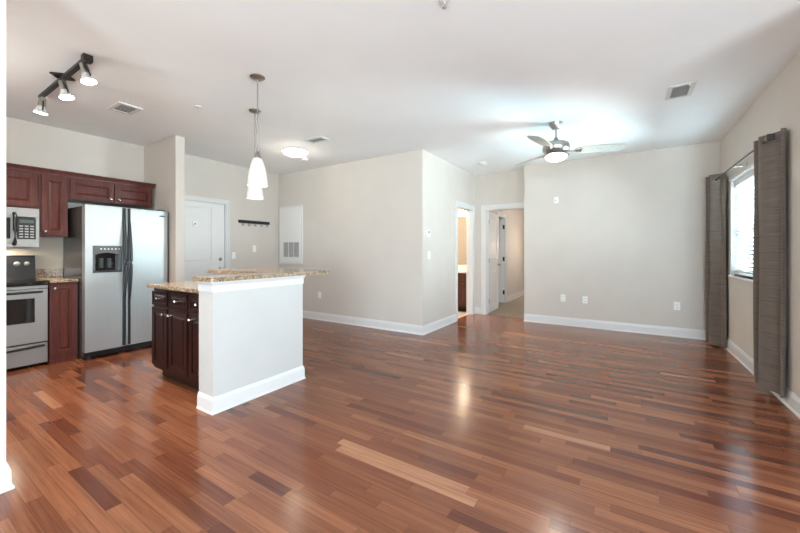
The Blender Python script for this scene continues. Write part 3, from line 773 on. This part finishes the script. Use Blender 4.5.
# ceiling fan
FX, FY = -0.666, 4.447
fan = thing('ceiling_fan', 'three-blade brushed nickel ceiling fan with lit glass bowl', 'fan', (FX, FY, H))
MB().lathe((0, 0, 0), [(0, 0), (0.072, 0), (0.070, -0.015), (0.045, -0.065), (0.038, -0.075), (0, -0.075)], 32).build('canopy', M['nickel'], fan, 40)
MB().cyl((0, 0, -0.07), (0, 0, -0.21), 0.013, n=16).build('downrod', M['nickel'], fan, 40)
MB().lathe((0, 0, 0), [(0, -0.165), (0.022, -0.170), (0.030, -0.20), (0.050, -0.215), (0.105, -0.228), (0.140, -0.250), (0.150, -0.285), (0.146, -0.325), (0.125, -0.352), (0.10, -0.362), (0, -0.362)], 40).build('motor', M['nickel'], fan, 40)
MB().lathe((0, 0, 0), [(0, -0.362), (0.085, -0.362), (0.10, -0.37), (0.140, -0.378), (0.146, -0.386), (0.135, -0.39), (0, -0.39)], 40).build('light_collar', M['nickel'], fan, 40)
MB().lathe((0, 0, 0), [(0.122, -0.388), (0.118, -0.405), (0.095, -0.430), (0.055, -0.446), (0, -0.450)], 40).build('light_bowl', M['bowl_glow'], fan, 60)
for a in (20.6, 140.6, 260.6):
    rz = Matrix.Rotation(R(a), 4, 'Z')
    pit = Matrix.Rotation(R(-14), 4, 'X')
    mm = rz @ Matrix.Translation((0, 0, -0.330)) @ pit
    prof = [(0.20, 0.030), (0.24, 0.050), (0.30, 0.066), (0.40, 0.078), (0.50, 0.082), (0.60, 0.080), (0.68, 0.072), (0.715, 0.058), (0.725, 0.045)]
    up = [(x, w) for x, w in prof]; lo = [(x, -w) for x, w in reversed(prof)]
    b_ = MB().prism(lo[::-1][::1][:0] + [(x, -w) for x, w in prof] + [(x, w) for x, w in reversed(prof)], -0.004, 0.004)
    for v in b_.bm.verts: v.co = (mm @ v.co.to_4d()).to_3d()
    bo = b_.build('blade', M['blade'], fan)
    ar = MB()
    ar.box(0.10, 0.215, -0.014, 0.014, -0.012, -0.004, 0.003)
    ar.box(0.205, 0.285, -0.028, 0.028, -0.010, -0.0045, 0.002)
    for v in ar.bm.verts: v.co = (mm @ v.co.to_4d()).to_3d()
    ar.build('blade_arm', M['nickel'], bo)
    sc_ = MB()
    for sx, sy in ((0.225, 0), (0.265, 0.016), (0.265, -0.016)):
        sc_.cyl((sx, sy, -0.014), (sx, sy, -0.009), 0.009, n=12)
    for v in sc_.bm.verts: v.co = (mm @ v.co.to_4d()).to_3d()
    sc_.build('screws', M['bronze'], bo)
point_light('fan_bulb', (FX, FY, H - 0.53), 7, (1.0, 0.92, 0.82), 0.10)

# vents, detectors, sprinklers
def vent(loc, sx, sy, label, slat_axis, nsl, inner=None, frame_mat='trim', tilt=35):
    r = thing('ceiling_vent', label, 'vent', loc, 0)
    fw = 0.035
    m = MB()
    for (a, b_, c_, d_) in ((-sx, sx, -sy, -sy + fw), (-sx, sx, sy - fw, sy), (-sx, -sx + fw, -sy + fw, sy - fw), (sx - fw, sx, -sy + fw, sy - fw)):
        m.box(a, b_, c_, d_, -0.010, 0.0)
    m.build('frame', M[frame_mat], r)
    MB().box(-sx + fw, sx - fw, -sy + fw, sy - fw, -0.003, -0.0005).build('duct_shade', M['vent_dark'], r)  # dark sheet painted as the shade inside the vent
    s_ = MB()
    for i in range(nsl):
        t = -1 + 2 * (i + 0.5) / nsl
        if slat_axis == 'x':
            s_.box(-sx + fw, sx - fw, -0.007, 0.007, -0.0006, 0.0006, mat=Matrix.Translation((0, t * (sy - fw), -0.008)) @ Matrix.Rotation(R(tilt), 4, 'X'))
        else:
            s_.box(-0.007, 0.007, -sy + fw, sy - fw, -0.0006, 0.0006, mat=Matrix.Translation((t * (sx - fw), 0, -0.008)) @ Matrix.Rotation(R(tilt), 4, 'Y'))
    s_.build('slats', M[frame_mat], r)
    return r
vent((-4.43, 1.54, H), 0.150, 0.105, 'small white ceiling vent with dark slots over the kitchen', 'y', 6, tilt=4)
vent((-3.48, 3.36, H), 0.155, 0.085, 'white ceiling vent beside the round flush light', 'y', 14)
v3 = vent((0.45, 4.18, H), 0.100, 0.165, 'white ceiling vent in the living area near the window', 'x', 16)
MB().box(0.045, 0.06, -0.168, -0.150, -0.03, -0.008).build('damper_lever', M['trim'], v3)
def detector(loc, label, r_=0.065, h=0.035):
    r = thing('smoke_detector', label, 'smoke detector', loc)
    MB().lathe((0, 0, 0), [(0, 0), (r_, 0), (r_, -h * 0.5), (r_ * 0.85, -h * 0.8), (r_ * 0.5, -h), (0, -h)], 28).build('housing', M['plastic'], r, 40)
    MB().lathe((0, 0, -h), [(0.012, 0), (0.011, -0.003), (0, -0.003)], 14).build('test_button', M['grey'], r, 40)
    return r
detector((-4.37, 3.94, H), 'round white detector behind the flush light near the entry')
detector((-2.02, 5.78, H), 'round white smoke detector outside the bathroom doorway')
def sprinkler(loc, label):
    r = thing('sprinkler', label, 'sprinkler', loc, 0, 'ceiling sprinklers')
    MB().lathe((0, 0, 0), [(0, 0), (0.035, 0), (0.033, -0.006), (0.012, -0.010), (0, -0.010)], 22).build('escutcheon', M['plastic'], r, 40)
    MB().cyl((0, 0, -0.008), (0, 0, -0.025), 0.008, n=12).cyl((0.010, 0, -0.02), (0.006, 0, -0.045), 0.0025, n=8).cyl((-0.010, 0, -0.02), (-0.006, 0, -0.045), 0.0025, n=8).build('head', M['chrome'], r)
    MB().cyl((0, 0, -0.044), (0, 0, -0.047), 0.015, n=16).build('deflector', M['chrome'], r)
    return r
s0 = sprinkler((-0.906, 1.913, H), 'ceiling sprinkler at the top edge over the open living floor')
dup(s0, (-3.735, 1.931, H), 'ceiling sprinkler between track light and pendants')

# ------------------------------------------------------------------ wall fittings
def outlet(loc, rotz, label, group='white wall outlets'):
    r = thing('wall_outlet', label, 'outlet', loc, rotz, group)
    MB().box(-0.036, 0.036, -0.006, 0, -0.058, 0.058, 0.003).build('plate', M['plastic'], r)
    for z in (-0.022, 0.022):
        s_ = MB().box(-0.017, 0.017, -0.009, -0.0055, z - 0.014, z + 0.014, 0.003).build('socket', M['plastic'], r)
        MB().box(-0.008, -0.005, -0.0096, -0.0088, z - 0.004, z + 0.007).box(0.005, 0.008, -0.0096, -0.0088, z - 0.004, z + 0.007).build('slots', M['slot'], s_)
    return r
o1 = outlet((-0.847, YB, 0.452), 0, 'left white outlet low on the far wall')
dup(o1, (-0.521, YB, 0.445), 'middle white outlet low on the far wall')
dup(o1, (0.652, YB, 0.444), 'white outlet low on the far wall beside the left curtain')
dup(o1, (-4.60, YP, 0.448), 'white outlet low on the beige wall behind the bar')
def switch(loc, rotz, label, gangs=1):
    w = 0.036 + 0.023 * (gangs - 1)
    r = thing('light_switch', label, 'switch', loc, rotz, 'white light switches')
    MB().box(-w, w, -0.006, 0, -0.058, 0.058, 0.003).build('plate', M['plastic'], r)
    for g in range(gangs):
        c_ = (g - (gangs - 1) / 2) * 0.046
        MB().box(c_ - 0.015, c_ + 0.015, -0.010, -0.0055, -0.032, 0.032, 0.003).build('rocker', M['plastic'], r)
    return r
switch((XN, 3.56, 1.16), 90, 'white light switch beside the entry door casing')
switch((XN, 3.965, 1.28), 90, 'white light switch below the coat rack')
switch((XW, 4.71, 1.17), 90, 'white light switch below the thermostat')
th = thing('thermostat', 'small white thermostat on the bright wall corner', 'thermostat', (XW, 4.667, 1.50), 90)
MB().box(-0.045, 0.045, -0.026, 0, -0.055, 0.055, 0.006).build('housing', M['plastic'], th)
MB().box(-0.024, 0.024, -0.028, -0.0255, 0.005, 0.035).build('display', M['grille_grey'], th)
sn = thing('wall_sensor', 'small white sensor high on the far wall', 'sensor', (-0.955, YB, 2.09), 0)
MB().box(-0.035, 0.035, -0.025, 0, -0.055, 0.055, 0.008).build('housing', M['plastic'], sn)
MB().lathe((0, -0.024, 0), [(0.010, 0), (0.009, 0.004), (0, 0.005)], 14, '-y').build('lens', M['grey'], sn, 40)
ck = thing('coat_rack', 'black coat rack with five hooks on the entry wall', 'coat rack', (XN, 3.968, 1.765), 90)
MB().box(-0.32, 0.32, -0.018, 0, -0.028, 0.028, 0.004).build('board', M['black'], ck)
for i in range(5):
    x = -0.25 + i * 0.125
    MB().tube([(x, -0.010, -0.024), (x, -0.014, -0.055), (x, -0.030, -0.072), (x, -0.048, -0.066), (x, -0.052, -0.050)], 0.006, 8).lathe((x, -0.052, -0.050), [(0, 0.010), (0.009, 0.005), (0.009, -0.004), (0, -0.008)], 12).build('hook', M['nickel'], ck, 50)
ap = thing('access_panel', 'tall white access panel with grille on the beige wall', 'panel', (0, YP, 0), 0)
MB().panel(-5.665, -5.035, 0.995, 2.09, 0.0, -0.022, 0.03, 0.006, 0.004).build('panel', M['door'], ap)
MB().box(-5.67, -5.03, -0.026, -0.0225, 0.99, 1.02).box(-5.67, -5.03, -0.026, -0.0225, 2.065, 2.095).box(-5.67, -5.645, -0.026, -0.0225, 1.02, 2.065).box(-5.055, -5.03, -0.026, -0.0225, 1.02, 2.065).build('frame', M['trim'], ap)
for i in range(3):
    a = -5.545 + i * 0.148
    g_ = MB().box(a, a + 0.125, -0.026, -0.0225, 1.125, 1.405).build('grille', M['grille_grey'], ap)
    l_ = MB()
    for k in range(14): l_.box(a, a + 0.125, -0.029, -0.026, 1.130 + k * 0.02, 1.136 + k * 0.02)
    l_.build('louvers', M['plastic'], g_)

# ------------------------------------------------------------------ blind, rod, curtains
bl = thing('window_blind', 'white horizontal slat blind inside the window', 'blind', (XR, 5.135, WZ0))
hl = (WY1 - WY0) / 2 - 0.012
bz = WZ1 - WZ0
MB().box(0.028, 0.082, -hl, hl, bz - 0.075, bz - 0.007, 0.003).build('headrail', M['slat'], bl)
s_ = MB()
z = 0.05
while z < bz - 0.085:
    s_.box(-0.024, 0.024, -hl + 0.004, hl - 0.004, -0.0014, 0.0014, mat=Matrix.Translation((0.055, 0, z)) @ Matrix.Rotation(R(38), 4, 'Y'))
    z += 0.046
s_.build('slats', M['slat'], bl)
MB().box(0.032, 0.078, -hl + 0.004, hl - 0.004, 0.012, 0.030, 0.003).build('bottom_rail', M['slat'], bl)
l_ = MB()
for yy in (-0.5, 0.0, 0.5): l_.cyl((0.029, yy, 0.02), (0.029, yy, bz - 0.03), 0.0012, n=6).cyl((0.081, yy, 0.02), (0.081, yy, bz - 0.03), 0.0012, n=6)
l_.build('ladder_cords', M['plastic'], bl)

RXX, RZ = 1.005, 2.150
rod = thing('curtain_rod', 'dark curtain rod above the window with square finials', 'curtain rod', (RXX, 5.1, RZ))
MB().cyl((0, -1.10, 0), (0, 1.14, 0), 0.009, n=14).build('rod', M['bronze'], rod, 40)
for s in (-1, 1):
    e = -1.10 if s < 0 else 1.14
    MB().box(-0.024, 0.024, e - 0.02 if s < 0 else e, e if s < 0 else e + 0.02, -0.028, 0.028, 0.004).build('finial', M['bronze'], rod)
for yy in (-1.0, 0.03, 1.08):
    MB().cyl((0, yy, -0.006), (XR - RXX - 0.004, yy, -0.006), 0.007, n=10).box(XR - RXX - 0.006, XR - RXX, yy - 0.012, yy + 0.012, -0.05, 0.03, 0.002).build('bracket', M['nickel'], rod)

def curtain(name, pts, ztop, zbot, label, ring_at):
    r = thing('curtain', label, 'curtain', (RXX, pts[len(pts) // 2][1], 0.0), 0, 'grey curtains on the rod')
    ox, oy = RXX, pts[len(pts) // 2][1]
    # smooth the plan curve
    P = [Vector((x - ox, y - oy)) for x, y in pts]
    curve = []
    n = 8
    for i in range(len(P) - 1):
        p0_ = P[max(i - 1, 0)]; p1_ = P[i]; p2_ = P[i + 1]; p3_ = P[min(i + 2, len(P) - 1)]
        for k in range(n):
            t = k / n
            curve.append(0.5 * ((2 * p1_) + (-p0_ + p2_) * t + (2 * p0_ - 5 * p1_ + 4 * p2_ - p3_) * t * t + (-p0_ + 3 * p1_ - 3 * p2_ + p3_) * t ** 3))
    curve.append(P[-1])
    nz = 24; th_ = 0.0025
    norms = []
    for i in range(len(curve)):
        d = curve[min(i + 1, len(curve) - 1)] - curve[max(i - 1, 0)]
        d.normalize(); norms.append(Vector((d.y, -d.x)))
    m = MB(); lay = []
    for sgn in (1, -1):
        g = []
        for k in range(nz + 1):
            f = k / nz; zz = zbot + (ztop - zbot) * f
            amp = 1.0 + 0.05 * math.sin(3.0 * f + pts[0][1]) - 0.02 * f
            row = []
            for i, c_ in enumerate(curve):
                w_ = 0.004 * math.sin(7 * f + i * 0.35)
                row.append(m.bm.verts.new((c_.x * amp + norms[i].x * (sgn * th_ + w_), c_.y * (1 + 0.04 * (1 - f)) + norms[i].y * (sgn * th_ + w_), zz)))
            g.append(row)
        lay.append(g)
    A, B = lay
    for k in range(nz):
        for i in range(len(curve) - 1):
            m.bm.faces.new((A[k][i], A[k][i + 1], A[k + 1][i + 1], A[k + 1][i]))
            m.bm.faces.new((B[k][i], B[k + 1][i], B[k + 1][i + 1], B[k][i + 1]))
    for i in range(len(curve) - 1):
        m.bm.faces.new((A[0][i], B[0][i], B[0][i + 1], A[0][i + 1])); m.bm.faces.new((A[nz][i], A[nz][i + 1], B[nz][i + 1], B[nz][i]))
    for k in range(nz):
        for i in (0, len(curve) - 1):
            m.bm.faces.new((A[k][i], A[k + 1][i], B[k + 1][i], B[k][i]))
    m.build('fabric', M['curtain'], r, 60)
    for yy in ring_at:
        rg_ = MB()
        pts_ = [(0.020 * math.cos(2 * math.pi * i / 20), yy - oy, RZ + 0.020 * math.sin(2 * math.pi * i / 20)) for i in range(21)]
        rg_.tube(pts_, 0.005, 8).build('grommet', M['nickel'], r, 50)
    return r
curtain('curtain', [(1.085, 4.43), (1.03, 4.38), (0.985, 4.335), (1.035, 4.285), (1.04, 4.25), (0.985, 4.19), (1.04, 4.12), (1.092, 4.03), (1.085, 3.995), (1.06, 3.98)], 2.210, 0.065,
        'near brown-grey striped curtain hanging at the right edge', [4.04])
curtain('curtain', [(1.085, 6.26), (1.02, 6.22), (0.935, 6.16), (1.04, 6.11), (1.05, 6.08), (0.95, 6.02), (1.05, 5.96), (1.055, 5.94), (1.085, 5.89)], 2.225, 0.02,
        'far grey curtain hanging in the corner left of the window', [5.98])

# ------------------------------------------------------------------ bathroom glimpse
va = thing('bathroom_vanity', 'cherry bathroom vanity seen through the lit doorway', 'vanity', (-3.1, 7.25, 0))
cabinet('', '', -0.60, 0.44, 0.0, 0.79, 0.58, [(-0.56, -0.09, 0.14, 0.58, -0.13, 0.52), (-0.05, 0.42, 0.14, 0.58, 0.0, 0.52)], M['wood'], None, va,
        [(-0.56, -0.09, 0.62, 0.77), (-0.05, 0.42, 0.62, 0.77)], 0.05, 0.10)
vt = MB().box(-0.62, 0.46, -0.62, -0.002, 0.791, 0.83, 0.005).box(-0.62, 0.46, -0.022, -0.002, 0.83, 0.93, 0.003)
vt.build('vanity_top', M['cream'], va)
mi = thing('bathroom_mirror', 'frameless mirror above the bathroom vanity', 'mirror', (-3.1, 7.25, 0))
MB().box(-0.6, 0.44, -0.010, -0.002, 0.95, 2.0).build('glass', M['mirror'], mi)
vl = thing('vanity_light', 'glowing vanity light bar above the bathroom mirror', 'light', (-3.1, 7.25, 2.12))
MB().box(-0.45, 0.45, -0.03, -0.002, -0.05, 0.05, 0.004).build('back_plate', M['chrome'], vl)
for i in range(4):
    MB().lathe((-0.36 + i * 0.24, -0.10, 0.0), [(0, 0.055), (0.035, 0.045), (0.055, 0.0), (0.035, -0.045), (0, -0.055)], 20).build('globe', M['bath_glow'], vl, 60)
point_light('bath_bulb', (-3.2, 6.45, 2.25), 55, (1.0, 0.82, 0.60), 0.12)
point_light('hall_bulb', (-1.72, 9.5, 1.40), 7, (1.0, 0.80, 0.62), 0.08)
point_light('bedroom_bulb', (-0.6, 8.6, 2.2), 26, (1.0, 0.96, 0.92), 0.2)
